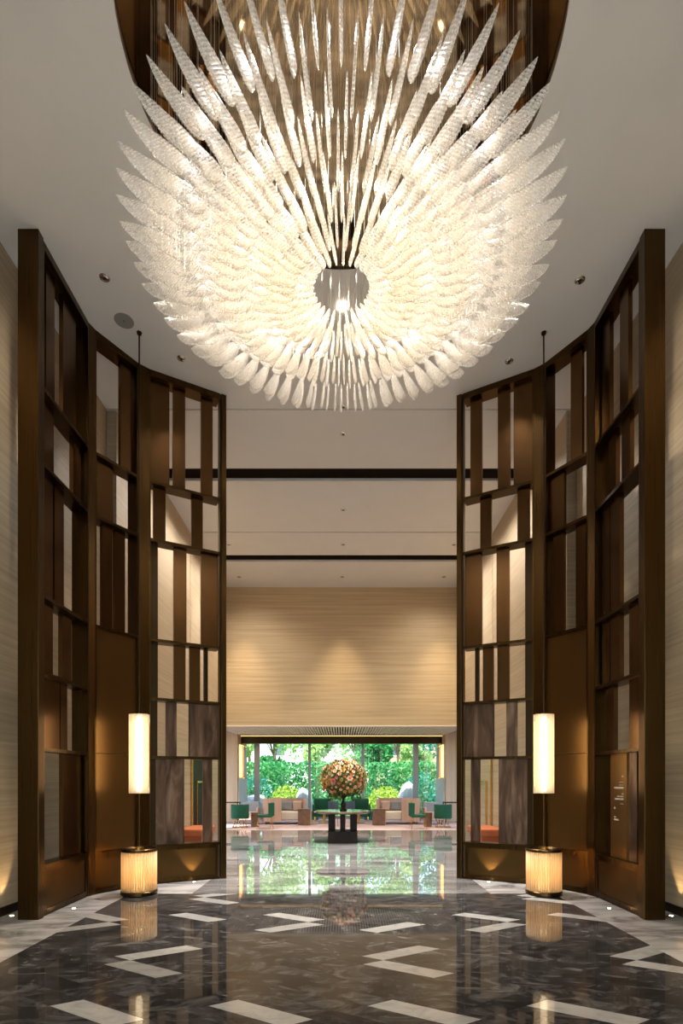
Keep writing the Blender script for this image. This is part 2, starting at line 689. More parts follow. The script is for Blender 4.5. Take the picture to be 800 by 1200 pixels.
slab(-LX, LX, 1.2, YN, 'grey_marble')

# ceiling with round recess
bm = bmesh.new()
NSEG = 72
outer = []
for k in range(NSEG):
    a = 2 * PI * k / NSEG
    c, s = math.cos(a), math.sin(a)
    t = min(3.95 / abs(c) if abs(c) > 1e-6 else 1e9, (YJ - .012 - RC[1]) / abs(s) if abs(s) > 1e-6 else 1e9)
    outer.append((RC[0] + t * c, RC[1] + t * s))
for z in (H, H + .3):
    inn = [bm.verts.new((RC[0] + RR * math.cos(2 * PI * k / NSEG), RC[1] + RR * math.sin(2 * PI * k / NSEG), z)) for k in range(NSEG)]
    out = [bm.verts.new((p[0], p[1], z)) for p in outer]
    for k in range(NSEG):
        p, q = outer[k], outer[(k + 1) % NSEG]
        loop = [inn[k], inn[(k + 1) % NSEG], out[(k + 1) % NSEG]]
        on_x = [abs(abs(e[0]) - 3.95) < 1e-4 for e in (p, q)]
        if on_x[0] != on_x[1]:
            e = p if on_x[0] else q
            f = q if on_x[0] else p
            loop.append(bm.verts.new((e[0], f[1], z)))
        loop.append(out[k])
        bm.faces.new(loop)
# corner fills of the square around the circle's rays
y_lo = 2 * RC[1] - (YJ - .012)
box(bm, -3.95, 3.95, YB, y_lo + .002, H, H + .3)
ceiling = struct('ceiling', bm, 'plaster', 'plain grey white plaster ceiling with round mirrored recess over the chandelier', 'ceiling')
edge = obj('recess_edge', lathe([(RR, 0), (RR + .001, .0), (RR + .001, .09), (RR, .09)], 72, None, (RC[0], RC[1], H)), 'bronze_frame', ceiling, True)
mirror = obj('mirror', lathe([(0, .0), (RR + .01, .0), (RR + .01, .02), (0, .02)], 72, None, (RC[0], RC[1], H + .06)), 'mirror', ceiling)
mirror['label'] = 'antique bronze mirror closing the round recess'
# ceiling bands beyond the joint
bands = [(YJ + .012, 10.30, 'plaster', 0), (10.30, 10.72, 'track', .05), (10.72, 12.92, 'plaster', 0), (12.96, 14.24, 'plaster', 0),
         (14.24, 14.66, 'track', .05), (14.66, YF + .2, 'plaster', 0)]
for y0, y1, mt, dz in bands:
    obj('ceiling_panel' if mt == 'plaster' else 'recessed_track', bx(-3.95, 3.95, y0, y1, H + dz, H + .3), mt, ceiling)
obj('joint', bx(-3.95, 3.95, YJ - .02, YJ + .02, H + .05, H + .29), 'joint', ceiling)
obj('joint', bx(-3.95, 3.95, 12.9, 12.98, H + .05, H + .29), 'joint', ceiling)

for sx, nm in ((-1, 'left'), (1, 'right')):
    w = struct('wall_' + nm, bx(sx * XW1, sx * (XW1 + .3), YB, YJ, -.02, H + .3), 'veneer', 'side wall in horizontal grained veneer beyond the bronze screen, ' + nm + ' side', 'wall')
    obj('wall_panel', bx(sx * XW2, sx * (XW2 + .45), YJ + .03, 12.93, -.01, H + .3), 'veneer', w)
    obj('wall_panel', bx(sx * XW2, sx * (XW2 + .45), 12.97, YF + .2, -.01, H + .3), 'veneer', w)
    obj('joint', bx(sx * (XW2 + .05), sx * (XW2 + .4), 12.92, 12.98, 0, H), 'joint', w)
    obj('joint', bx(sx * (XW1 + .02), sx * (XW1 + .4), YJ - .005, YJ + .035, 0, H), 'joint', w)
    struct('baseboard_' + nm, bx(sx * (XW1 - .02), sx * XW1, YB, YJ, 0, .10), 'bronze_dark', 'low dark bronze baseboard along the veneer wall, ' + nm + ' side', 'baseboard')
struct('wall_front', bx(-4.1, 4.1, YB - .3, YB, 6.0, H + .3), 'veneer', 'veneer wall over the added glazing behind the viewer', 'wall')
fill_win = struct('window_fill', bx(-4.1, 4.1, YB - .15, YB, -.02, .08), 'alu', 'unseen tall glazing added behind the viewer to let in fill daylight', 'window')  # unseen glazing, added so sky light fills the hall from behind
for x in (-3.85, -2.3, -.77, .77, 2.3, 3.85):
    obj('mullion', bx(x - .04, x + .04, YB - .15, YB, .08, 6.0), 'bronze_dark', fill_win)
for k in range(5):
    x = -3.85 + k * 1.54
    obj('pane', bx(x + .04, x + 1.5, YB - .08, YB - .068, .06, 6.02), 'glass', fill_win)
struct('sun_block_roof', bx(-7, 7, YB - 6, YB - .3, 6.2, 6.5), 'plaster', 'unseen roof added behind the viewer to keep sun off the glazing', 'roof')  # unseen roof, added to stop direct sun entering through the glazing
struct('ground_forecourt', bx(-40, 40, -60, YB - .15, -.3, -.03), 'white_stone', 'pale paved forecourt behind the viewer', 'ground')
ZS = 3.24
wall_far = struct('wall_back', bx(-8, 8, YF, YF + .25, ZS, H + .3), 'veneer_far', 'tall upper wall in warm horizontal veneer above the lounge opening', 'wall')

# ------------------------------------------------------------------ lounge beyond the opening
soffit = struct('ceiling_lounge', bx(-8, 8, YF + .25, YG + .3, ZS + .20, ZS + .5), 'track', 'slatted white soffit above the lounge opening', 'ceiling')
me_slat = None
for k in range(89):
    x = -3.87 + k * .088
    if me_slat is None:
        o = obj('slat', bx(-.022, .022, YF + .26, 20.0, ZS, ZS + .06), 'soffit', soffit)
        me_slat = o.data
        o.location.x = x
    else:
        inst('slat', me_slat, soffit, (x, 0, 0))
obj('edge_trim', bx(-8, 8, YF - .015, YF + .26, ZS - .03, ZS - .002), 'soffit', soffit)
beam = struct('trim_1', bx(-3.97, 3.97, 20.6, 20.85, 2.96, ZS + .19), 'bronze_dark', 'dark bronze bulkhead over the garden window', 'trim')
glow = obj('light_strip', bx(-3.9, 3.9, 20.55, 20.58, ZS + .0, ZS + .02), 'strip_glow', beam)
for sx, nm in ((-1, 'left'), (1, 'right')):
    p = struct('pillar_' + nm, bx(sx * 3.85, sx * 7.9, 19.9, YG + .2, 0, ZS + .19), 'fluted', 'fluted pale wood pillar flanking the garden window, ' + nm + ' side', 'pillar')
    obj('side_panel', bx(sx * 3.80, sx * 3.85, 20.0, YG, 0, 1.62), 'white_stone', p)
    struct('wall_lounge_' + nm, bx(sx * 7.9, sx * 8.1, YF, YG + .2, 0, ZS + .4), 'fluted', 'end wall of the lounge, ' + nm + ' side', 'wall')
    wl = thing('wall_light', 'tall warm linear wall light on the pillar, %s of the garden window' % nm, 'wall light', (sx * 3.85, 20.7, 0))
    obj('glow_panel', bx(-sx * .02, sx * 0, -.45, .45, 1.66, 2.9), 'strip_glow', wl)
    obj('glass_shade', bx(-sx * .13, -sx * .06, -.20, .20, 1.66, 2.82), 'cream', wl)
    obj('cap', bx(-sx * .15, 0, -.22, .22, 2.82, 2.86), 'brass', wl)
    obj('cap', bx(-sx * .15, 0, -.22, .22, 1.62, 1.66), 'brass', wl)

# garden window
win = struct('window_1', bx(-8, 8, YG, YG + .15, 0, .12), 'alu', 'wide garden window with slim grey mullions', 'window')
obj('head_frame', bx(-8, 8, YG, YG + .15, 3.06, ZS + .4), 'alu', win)
mx = [-5.57, -3.42, -1.29, .86, 3.0, 5.2]
for i, x in enumerate(mx):
    wdt = .11 if i in (1, 4) else .055
    obj('mullion', bx(x - wdt, x + wdt, YG, YG + .14, .12, 3.06), 'alu', win)
ed = [-8] + mx + [8]
for a, b in zip(ed, ed[1:]):
    obj('pane', bx(a + .03, b - .03, YG + .06, YG + .072, .1, 3.08), 'glass', win)


# ------------------------------------------------------------------ bronze screens
T = .21
RAILS = [.57, 1.88, 2.73, 3.59, 5.05, 5.89]
ROWS = {
    'bay3': [[(.028, .296), (.346, .528), (.767, .945)], [(.064, .241), (.618, .793)], [(.028, .131), (.358, .547), (.767, 1.045)],
             [(.028, .131), (.358, .534), (.592, .753), (.812, .872)], [(.028, .125), (.241, .402), (.592, 1.019)],
             [(.028, .088), (.10, .503), (.793, .938)]],
    'bay2l': [[(.432, .605)], [(.072, .317)], [(.148, .304), (.344, .507)]],
    'bay2r': [[(.129, .304)], [(.405, .64)], [(.072, .226), (.411, .577)]],
    'bay1l': [[(.308, .489), (.681, .992)], [(.273, .47), (.927, 1.13)], [(.255, .452), (.489, .70)], [(.273, .452), (.661, .885)],
              [(.255, .602), (.622, .781)], [(.681, 1.10)]],
    'bay1r': [[(.489, .681), (.927, 1.125)], [(.452, .641), (.771, .948)], [(.681, .906), (.927, 1.125)],
              [(.273, .47), (.681, .906), (.927, 1.125)], [(.255, .47), (.822, 1.013)], [(.308, .47), (.526, .906)]],
}
BAYS = {1: ((-3.30, 5.83), (-3.30, 7.02)), 2: ((-3.265, 7.13), (-2.91, 7.70)), 3: ((-2.79, 7.81), (-1.79, 8.354))}


def bay(num, sx, rows, label):
    (ax, ay), (bx_, by) = BAYS[num]
    L_ = math.hypot(bx_ - ax, by - ay)
    ang = math.atan2(by - ay, (bx_ - ax) * (1 if sx < 0 else -1))
    root = thing('bronze_screen', label, 'screen', (ax if sx < 0 else -ax, ay, 0), ang, 'folded bronze screens framing the lobby')
    sg = 1 if sx < 0 else -1     # local y points outwards

    def part(name, u0, u1, w0, w1, z0, z1, mat, bev=0):
        return obj(name, bx(u0, u1, sg * w0, sg * w1, z0, z1, bev), mat, root)
    top = H - .003
    u0f, u1f = 0, L_
    if num == 1:
        part('post', 0, .10, -.015, T, 0, top, 'bronze_frame', .004)
        part('trim_strip', .10, .125, .012, .05, 0, top, 'bronze_dark')
        u0f = .125
    if num == 3:
        part('post', L_ - .075, L_, -.01, T, 0, top, 'bronze_frame', .004)
        part('trim_strip', L_ - .10, L_ - .075, .012, .05, .02, top, 'bronze_dark')
        u1f = L_ - .10
    part('stile', u0f, u0f + .02, 0, T, .02, top, 'bronze_frame')
    if num != 3:
        part('stile', u1f - .02, u1f, 0, T, .02, top, 'bronze_frame')
    part('header', u0f, u1f, 0, T, H - .09, top, 'bronze_frame')
    part('plinth', u0f, u1f, .015, T - .02, 0, .03, 'bronze_dark')
    # base panel, framed
    part('base_panel', u0f + .02, u1f - .02, .02, T - .03, .03, .55, 'bronze_base')
    part('base_frame', u0f + .02, u1f - .02, .008, .02, .03, .075, 'bronze_frame')
    part('base_frame', u0f + .02, u1f - .02, .008, .02, .49, .55, 'bronze_frame')
    part('base_frame', u0f + .02, u0f + .07, .008, .02, .075, .49, 'bronze_frame')
    part('base_frame', u1f - .07, u1f - .02, .008, .02, .075, .49, 'bronze_frame')
    lows = 3 if num == 2 else 0
    for i, z in enumerate(RAILS):
        if num == 2 and i in (1, 2):
            continue
        part('rail', u0f + .02, u1f - .02 if num != 3 else u1f, .004, T - .004, z - .04, z, 'bronze_frame')
    if num == 2:
        part('panel', .02, L_ - .02, .03, T - .03, .57, 1.876, 'bronze_panel')
        part('panel', .02, L_ - .02, .03, T - .03, 1.884, 3.55, 'bronze_panel')
    levels = [(RAILS[5], H - .09), (RAILS[4], RAILS[5] - .04), (RAILS[3], RAILS[4] - .04), (RAILS[2], RAILS[3] - .04), (RAILS[1], RAILS[2] - .04), (RAILS[0], RAILS[1] - .04)]
    for r, row in enumerate(rows):
        z0, z1 = levels[r]
        for q, (a, b) in enumerate(row):
            a2, b2 = max(a, u0f + .02), min(b, u1f - .005)
            wide = b - a > .20
            mt = 'bronze_slat'
            if num == 3 and r >= 4 and b - a > .11:
                mt = 'mesh_glass'
            if num == 3 and b - a < .11:
                mt = 'bronze_dark'
            if num == 1 and sx > 0 and r == 5:
                mt = 'bronze_sign' if q == 1 else 'mesh_glass'
            s = part('sign_panel' if mt == 'bronze_sign' else 'slat', a2, b2, .07, .10 if mt == 'mesh_glass' else .12, z0, z1, mt)
            if mt == 'mesh_glass' and b - a > .2:
                fr = bmesh.new()
                for (p0, p1, q0, q1) in ((a2 - .008, a2, z0, z1), (b2, b2 + .008, z0, z1)):
                    box(fr, p0, p1, min(sg * .065, sg * .11), max(sg * .065, sg * .11), q0, q1)
                obj('edge_trim', fr, 'bronze_dark', root)
    return root, sg


names = {1: 'nearest bay', 2: 'middle bay', 3: 'inner bay'}
bay(1, -1, ROWS['bay1l'], 'bronze screen bay with thick end post, in front of the wall on the left')
mid_l, _g = bay(2, -1, ROWS['bay2l'], 'bronze screen bay with tall solid lower panel, left of the floor-to-ceiling lamp on the left')
bay(3, -1, ROWS['bay3'], 'bronze screen bay with wavy mesh glass panels, left edge of the lounge opening')
r1, _sg = bay(1, 1, ROWS['bay1r'], 'bronze screen bay with thick end post and engraved sign panel')
mid_r, _g = bay(2, 1, ROWS['bay2r'], 'bronze screen bay with tall solid lower panel, right of the floor-to-ceiling lamp on the right')
bay(3, 1, ROWS['bay3'], 'bronze screen bay with wavy mesh glass panels, right edge of the lounge opening')

# corner posts between bays
for sx, nm in ((-1, 'left'), (1, 'right')):
    for (p, q, n0, n1, nm2) in ((BAYS[1][1], BAYS[2][0], (-1, 0), (-.849, .529), 'outer'), (BAYS[2][1], BAYS[3][0], (-.849, .529), (-.478, .878), 'inner')):
        pts = [p, q, (q[0] + n1[0] * T, q[1] + n1[1] * T), (p[0] + n0[0] * T, p[1] + n0[1] * T)]
        if sx > 0:
            pts = [(-a, b) for a, b in pts][::-1]
        root = mid_l if sx < 0 else mid_r
        wx, wy, _ = root.location
        an = -root.rotation_euler.z
        loc = [((a - wx) * math.cos(an) - (b - wy) * math.sin(an), (a - wx) * math.sin(an) + (b - wy) * math.cos(an)) for a, b in pts]
        obj('corner_post', prism(loc, 0, H - .003), 'bronze_frame', root)

# lettering on the sign panel (small pale lines of engraved text)
# the panel's lines are too fine to read in the photograph: engraved strokes of the same lengths
strk = bmesh.new()
for (a, b, z, hgt) in ((.60, .64, 1.555, .018), (.60, .70, 1.49, .008), (.60, .70, 1.455, .008), (.60, .82, 1.415, .022), (.60, .63, 1.345, .014),
                       (.60, .74, 1.315, .013), (.60, .80, 1.28, .020), (.60, .67, 1.23, .006), (.79, .82, 1.165, .025), (.77, .82, 1.06, .012), (.71, .82, 1.025, .02)):
    u = a
    while u < b:
        wd = random.uniform(.006, .016)
        box(strk, u, min(u + wd, b), min(_sg * .0675, _sg * .07), max(_sg * .0675, _sg * .07), z, z + hgt)
        u += wd + random.choice((.004, .004, .010))
sl = obj('lettering', strk, 'cream', r1)
sl['label'] = 'small pale engraved lines of text'


# ------------------------------------------------------------------ floor-to-ceiling lamps
def column_lamp(sx, nm):
    t = thing('column_lamp', 'slim floor-to-ceiling lamp with glowing lantern and fluted glass drum, beside the %s screen' % nm, 'lamp',
              (sx * 2.70, 7.18, 0), 0, 'lobby column lamps')
    obj('base', lathe([(0, 0), (.225, 0), (.235, .01), (.235, .05), (.222, .06), (0, .06)], 40), 'bronze_frame', t, False)
    rods = bmesh.new()
    lathe([(.205, .06), (.205, .57)], 40, rods)
    obj('drum_glass', rods, 'drum_glass', t, True)
    me = None
    for k in range(44):
        a = 2 * PI * k / 44
        if me is None:
            o = obj('glass_rod', lathe([(0, .06), (.0145, .06), (.0145, .575), (0, .575)], 8), 'drum_glass', t, True)
            me = o.data
            o.location = (.213 * math.cos(a), .213 * math.sin(a), 0)
        else:
            inst('glass_rod', me, t, (.213 * math.cos(a), .213 * math.sin(a), 0))
    obj('top_ring', lathe([(0, .575), (.23, .575), (.235, .585), (.235, .605), (.228, .612), (.20, .612), (.19, .60), (0, .60)], 40), 'bronze_frame', t)
    obj('glow_core', lathe([(0, .065), (.10, .065), (.07, .10), (.05, .42), (0, .42)], 20), 'drum_glow', t, True)
    obj('top_disc', lathe([(0, .60), (.06, .60), (.06, .625), (.02, .64), (0, .64)], 20), 'brass', t)
    obj('pole', tube([(0, 0, .62), (0, 0, 1.36)], .009, 8), 'bronze_frame', t)
    obj('pole', tube([(0, 0, 2.36), (0, 0, H - .002)], .011, 8), 'bronze_dark', t)
    obj('ceiling_rose', lathe([(0, H - .025), (.03, H - .025), (.035, H - .002), (0, H - .002)], 16), 'bronze_frame', t)
    # lantern: two pressed glass plates bowed around a glowing tube
    z0, z1, hw = 1.345, 2.40, .128
    for s in (-1, 1):
        bm = bmesh.new()
        cols = []
        for k in range(17):
            u = -1 + 2 * k / 16
            yy = s * (.085 * (1 - u * u * .62))
            cols.append([bm.verts.new((u * hw, yy, z)) for z in (z0, z1)])
        for A, B in zip(cols, cols[1:]):
            bm.faces.new((A[0], B[0], B[1], A[1]))
        obj('glass_plate', bm, 'lamp_glass', t, True)
    obj('glow_tube', lathe([(0, z0 + .03), (.03, z0 + .035), (.042, z0 + .07), (.042, z1 - .07), (.03, z1 - .035), (0, z1 - .03)], 20), 'tube_glow', t, True)
    loop = []
    R_ = hw + .006
    for k in range(13):
        a = PI * k / 12
        loop.append((R_ * math.cos(a), 0, z1 - R_ - .005 + R_ * math.sin(a)))
    for k in range(13):
        a = PI + PI * k / 12
        loop.append((R_ * math.cos(a), 0, z0 + R_ + .005 + R_ * math.sin(a)))
    fr = obj('stadium_frame', tube(loop, .005, 6, None, True), 'brass', t)
    fr.location.y = 0
    light('drum_lamp', 'POINT', (0, 0, .5), 3, (1, .70, .36), parent=t, shadow_soft_size=.04)


column_lamp(-1, 'left')
column_lamp(1, 'right')

# in-floor uplights at the foot of the screens
for x, y, nm in ((-2.20, 8.03, 'inner bay of the left screen'), (2.20, 8.03, 'inner bay of the right screen'),
                 (-3.16, 6.35, 'nearest bay of the left screen'), (3.16, 6.35, 'nearest bay of the right screen'),
                 (-3.68, 6.0, 'wall outside the left screen'), (3.68, 6.0, 'wall outside the right screen')):
    t = thing('uplight', 'tiny round in-floor uplight at the foot of the ' + nm, 'uplight', (x, y, 0), 0, 'in-floor uplights')
    obj('trim_ring', lathe([(0, 0), (.035, 0), (.035, .003), (.022, .004), (0, .004)], 20), 'chrome', t)
    obj('lens', lathe([(0, .0042), (.02, .0042), (.02, .005), (0, .006)], 16), 'up_glow', t)
    wallside = abs(x) > 3.5
    if y > 7.5:
        ox, oy = (-.478 if x < 0 else .478) * .12, .878 * .12
    else:
        ox, oy = (-1 if x < 0 else 1) * (.05 if wallside else .22), 0
    dv = Vector((ox, oy, 1)).normalized()
    light('uplight_lamp', 'SPOT', (0, 0, .03), 22 if wallside else (26 if y > 7.5 else 4), (1, .74, .40), dv.to_track_quat('-Z', 'Y').to_euler(), t, spot_size=math.radians(50 if wallside else 72 if y > 7.5 else 40), spot_blend=.6, shadow_soft_size=.015)


# ------------------------------------------------------------------ ceiling fittings
def downlight(x, y, label, lit=False, energy=0, spot=70):
    t = thing('downlight', label, 'downlight', (x, y, H), 0, 'recessed ceiling downlights')
    obj('trim_ring', lathe([(.045, -.002), (.058, -.004), (.060, .0), (.045, .0)], 24), 'chrome', t, True)
    obj('reflector', lathe([(.045, -.002), (.04, -.006), (.028, -.012), (.024, -.012)], 24), 'chrome', t, True)
    lr = .05 if lit else .024
    obj('lens', lathe([(0, -.013), (lr, -.013), (lr, -.010), (0, -.010)], 16), 'spot_glow' if lit else 'black', t)
    if energy:
        light('downlight_lamp', 'SPOT', (0, 0, -.03), energy, (1, .89, .74) if y < 8.5 else (.97, .98, 1), (0, 0, 0), t, spot_size=math.radians(spot), spot_blend=.8, shadow_soft_size=.03)


for x, y, lb, lit, en in (
        (-2.82, 6.40, 'recessed downlight nearest the left screen', False, 60), (2.85, 6.43, 'recessed downlight nearest the right screen', False, 60),
        (-2.27, 7.62, 'recessed downlight at the lower left rim of the chandelier', False, 60), (2.39, 7.67, 'recessed downlight at the lower right rim of the chandelier', False, 60),
        (.01, 6.78, 'glowing downlight seen through the hole of the chandelier', True, 60), (.03, 8.60, 'downlight just before the first thin ceiling joint', False, 60),
        (.03, 9.27, 'downlight between the thin joint and the first dark ceiling track', False, 60), (.04, 11.85, 'downlight midway between the first dark track and the second thin joint', False, 60),
        (.04, 13.6, 'central downlight between the second thin joint and the far dark track', False, 40),
        (-2.85, 13.6, 'side downlight before the far dark track, by the left screen', False, 14), (2.85, 13.6, 'side downlight before the far dark track, by the right screen', False, 14)):
    downlight(x, y, lb, lit, en * (3.6 if y < 8.5 else 20))
for x, nm in ((-3.0, 'left'), (0.02, 'middle'), (3.0, 'right')):
    downlight(x, 15.75, 'downlight close to the far veneer wall, %s of the three' % nm, False, 0)
    light('wall_wash', 'SPOT', (x, 15.72, H - .05), 430, (1, .78, .50), (math.radians(2.5), 0, 0), None, spot_size=math.radians(56), spot_blend=1.0, shadow_soft_size=.02)
for sx in (-1, 1):  # unseen spots without fittings, added to brighten the side walls
    for y in (5.0, 10.2, 11.4, 12.6, 13.8, 15.0):
        light('wall_wash', 'SPOT', (sx * 2.75, y, H - .05), 135, (1, .92, .80), (0, 0, 0), None, spot_size=math.radians(150), spot_blend=1.0, shadow_soft_size=.08)
sp = thing('speaker_grille', 'round grey ceiling speaker grille above the left screen', 'speaker', (-2.83, 7.0, H))
obj('grille', lathe([(0, -.004), (.115, -.004), (.122, -.002), (.122, 0), (0, 0)], 32), simple('speaker grey', (.24, .23, .22), .7), sp)
obj('badge', lathe([(0, -.007), (.014, -.007), (.016, -.004), (0, -.004)], 14), simple('badge grey', (.14, .14, .14), .5), sp)

# ------------------------------------------------------------------ chandelier
ch = thing('chandelier', 'huge ring chandelier of ribbed glass leaves hung on wires under the ceiling recess', 'chandelier', (RC[0], RC[1], H))


def leaf_bm(Lg, hw, th, up, bm=None, mat=None):
    bm = bm or bmesh.new()
    st = [0, .015, .05, .11, .2, .32, .45, .58, .70, .80, .89, .95, .985, 1.0]
    rings = []
    for s in st:
        if s < .3:
            w = math.sqrt(max(0, 1 - ((.3 - s) / .3) ** 2))
        else:
            q = (s - .3) / .7
            w = max(0, 1 - q ** 2.0) ** .80 * .9 + .1 * math.sqrt(max(0, 1 - q ** 6))
        w = max(w, .02)
        t = th * (.35 + .65 * min(1, w * 1.2)) * min(1, .15 + w * 3)
        zc = up * s ** 2.4 + (1 - w) * hw * .55
        pts = [(-1, 0), (-.55, .85), (.2, 1), (.75, .7), (1, 0), (.75, -.7), (.2, -1), (-.55, -.85)]
        ring = []
        for a, b in pts:
            p = Vector((s * Lg, b * t, zc + a * w * hw * (1.0 if a < 0 else .92)))
            if mat:
                p = mat @ p
            ring.append(bm.verts.new(p))
        rings.append(ring)
    for A, B in zip(rings, rings[1:]):
        for k in range(8):
            bm.faces.new((A[k], A[(k + 1) % 8], B[(k + 1) % 8], B[k]))
    bm.faces.new(rings[0][::-1])
    bm.faces.new(rings[-1])
    return bm


# rings: inner radius, outer radius, height above floor of the root, count, half height, tilt
ROWSC = [
    (1.31, 1.75, 5.74, 60, .100, .04, 0.0),
    (1.15, 1.57, 5.64, 60, .100, .04, .5),
    (.90, 1.28, 5.69, 56, .096, .03, .25),
    (.76, 1.15, 5.63, 56, .094, .03, .75),
    (.52, .90, 5.66, 48, .086, .03, 0.0),
    (.36, .75, 5.61, 40, .080, .02, .5),
    (.23, .57, 5.62, 30, .064, .02, .25),
]
allv = []
wires = bmesh.new()
for r0, r1, z, n, hw, up, ph in ROWSC:
    Lg = r1 - r0
    o = obj('glass_leaf_pattern', leaf_bm(Lg, hw, .010, up), 'leaf_glass', None, True)
    me = o.data
    bpy.data.objects.remove(o)
    for k in range(n):
        a = 2 * PI * (k + ph) / n + PI / 2
        jz = random.uniform(-.012, .012)
        mt = Matrix.Translation((r0 * math.cos(a), r0 * math.sin(a), z + jz - H)) @ Euler((random.uniform(-.05, .05), -.02 + random.uniform(-.03, .03), a + random.uniform(-.03, .03))).to_matrix().to_4x4()
        c = mt @ Vector((Lg * .6, 0, 0))
        d = (Vector((RC[0], RC[1], H)) + c - Vector((0, 0, 1.5))).length
        allv.append((d / Lg, me, mt, Lg, hw, up))
        for s in (.45,):
            p = mt @ Vector((Lg * s, 0, up * s ** 2.4 + hw * .3))
            if math.hypot(p.x, p.y) < 1.755:
                tube([(p.x, p.y, p.z), (p.x, p.y, .058)], .0009, 3, wires)
allv.sort(key=lambda q: q[0])
rest = bmesh.new()
for i, (d, me, mt, Lg, hw, up) in enumerate(allv):
    if i < 300:
        o = inst('glass_leaf', me, ch)
        o.matrix_local = mt
    else:
        leaf_bm(Lg, hw, .010, up, rest, mt)
ro = obj('glass_leaves', rest, 'leaf_glass', ch, True)
ro['kind'] = 'stuff'
wo = obj('suspension_wires', wires, 'wire', ch)
wo['kind'] = 'stuff'
for r, n, e in ((.42, 8, 4.0), (.80, 14, 4.0), (1.22, 18, 4.2)):
    for k in range(n):
        a = 2 * PI * (k + .5) / n
        light('chandelier_lamp', 'SPOT', (r * math.cos(a), r * math.sin(a), 6.10 - H), e, (1, .90, .74) if r < 1 else (1, .94, .90), parent=ch,
              shadow_soft_size=.03, spot_size=math.radians(150), spot_blend=.5)


# ------------------------------------------------------------------ side doors and benches seen through the screens
for sx, nm, mt in ((-1, 'left', 'table_dark'), (1, 'right', 'veneer')):
    d = struct('door_%d' % (1 if sx < 0 else 2), bx(sx * (XW2 - .03), sx * XW2, 13.0, 14.3, 0, 2.35), mt, 'door in the veneer wall behind the %s screen' % nm, 'door')
    obj('frame', bx(sx * (XW2 - .05), sx * (XW2 - .001), 12.985, 13.03, 0, 2.4), 'brass', d)
    obj('handle', bx(sx * (XW2 - .10), sx * (XW2 - .07), 13.25, 13.95, 1.47, 1.52), 'brass', d)
    obj('handle', bx(sx * (XW2 - .08), sx * (XW2 - .03), 13.28, 13.31, .4, 1.52), 'brass', d)
    b = thing('bench', 'orange leather bench against the wall, seen through the %s screen' % nm, 'bench', (sx * 3.3, 12.3, 0), 0, 'orange benches behind the screens')
    obj('seat', bx(-.28, .28, -.6, .6, .30, .46, .03), 'orange', b, False)
    obj('base', bx(-.24, .24, -.55, .55, .06, .30), 'orange', b)
    for ux in (-.2, .2):
        for uy in (-.5, .5):
            obj('leg', bx(ux - .02, ux + .02, uy - .02, uy + .02, 0, .06), 'black', b)


# ------------------------------------------------------------------ centre table with bouquet
tb = thing('round_table', 'dark round table on three slab legs bearing the bouquet', 'table', (0.03, 13.45, 0))
obj('table_top', lathe([(0, .715), (.62, .715), (.675, .735), (.675, .765), (.66, .775), (0, .775)], 48), 'table_top', tb, False)
for x in (-.27, 0, .27):
    w_ = .085 if x else .065
    obj('leg', bx(x - w_, x + w_, -.16, .16, .28, .715, .004), 'table_dark', tb)
obj('base', bx(-.36, .36, -.36, .36, 0, .28, .006), 'table_dark', tb)
vs = thing('vase', 'small black footed urn vase on the round table', 'vase', (.045, 13.45, .775))
obj('body', lathe([(0, 0), (.085, 0), (.09, .02), (.05, .06), (.06, .10), (.075, .15), (.055, .20), (.032, .24), (.032, .30), (.09, .345), (.135, .40), (.14, .43), (.12, .43), (.06, .36), (0, .36)], 28), 'black', vs, True)
bq = thing('bouquet', 'domed bouquet of orange, peach and pink flowers in the black urn', 'flowers', (.045, 13.45, 1.30))


def leaf_cloud(n, fn, size, bm=None, asp=.5):
    bm = bm or bmesh.new()
    for _ in range(n):
        p, nrm = fn()
        d = Vector((random.gauss(0, 1), random.gauss(0, 1), random.gauss(0, 1))).normalized()
        if nrm is not None:
            d = (d + Vector(nrm) * .7).normalized()
        u = d.orthogonal().normalized()
        v = d.cross(u)
        ang = random.uniform(0, 2 * PI)
        a = math.cos(ang) * u + math.sin(ang) * v
        b = d.cross(a)
        s = size * random.uniform(.6, 1.35)
        P = Vector(p)
        q = [P - a * s, P + b * s * asp + d * s * .12, P + a * s, P - b * s * asp + d * s * .12]
        bm.faces.new([bm.verts.new(x) for x in q])
    return bm


def ell(cx, cy, cz, rx, ry, rz, shell=.5):
    def f():
        d = Vector((random.gauss(0, 1), random.gauss(0, 1), random.gauss(0, 1))).normalized()
        k = shell + (1 - shell) * random.random() ** .6
        return (cx + d.x * rx * k, cy + d.y * ry * k, cz + d.z * rz * k), d
    return f


obj('foliage', leaf_cloud(2600, ell(0, 0, .28, .56, .56, .47, .5), .04), 'stem_leaf', bq)
dr = bmesh.new()
for k in range(26):
    a = random.uniform(0, 2 * PI)
    r = random.uniform(.2, .48)
    x, y = r * math.cos(a), r * math.sin(a)
    tube([(x * .5, y * .5, .1), (x * .9, y * .9, 0), (x, y, -.15 - random.random() * .14)], .008, 4, dr)
    leaf_cloud(10, ell(x, y, -.12, .04, .04, .15), .035, dr)
obj('trailing_stem', dr, 'stem_leaf', bq)
obj('stem', tube([(0, 0, -.16), (0, 0, .2)], .05, 8), 'stem_leaf', bq)


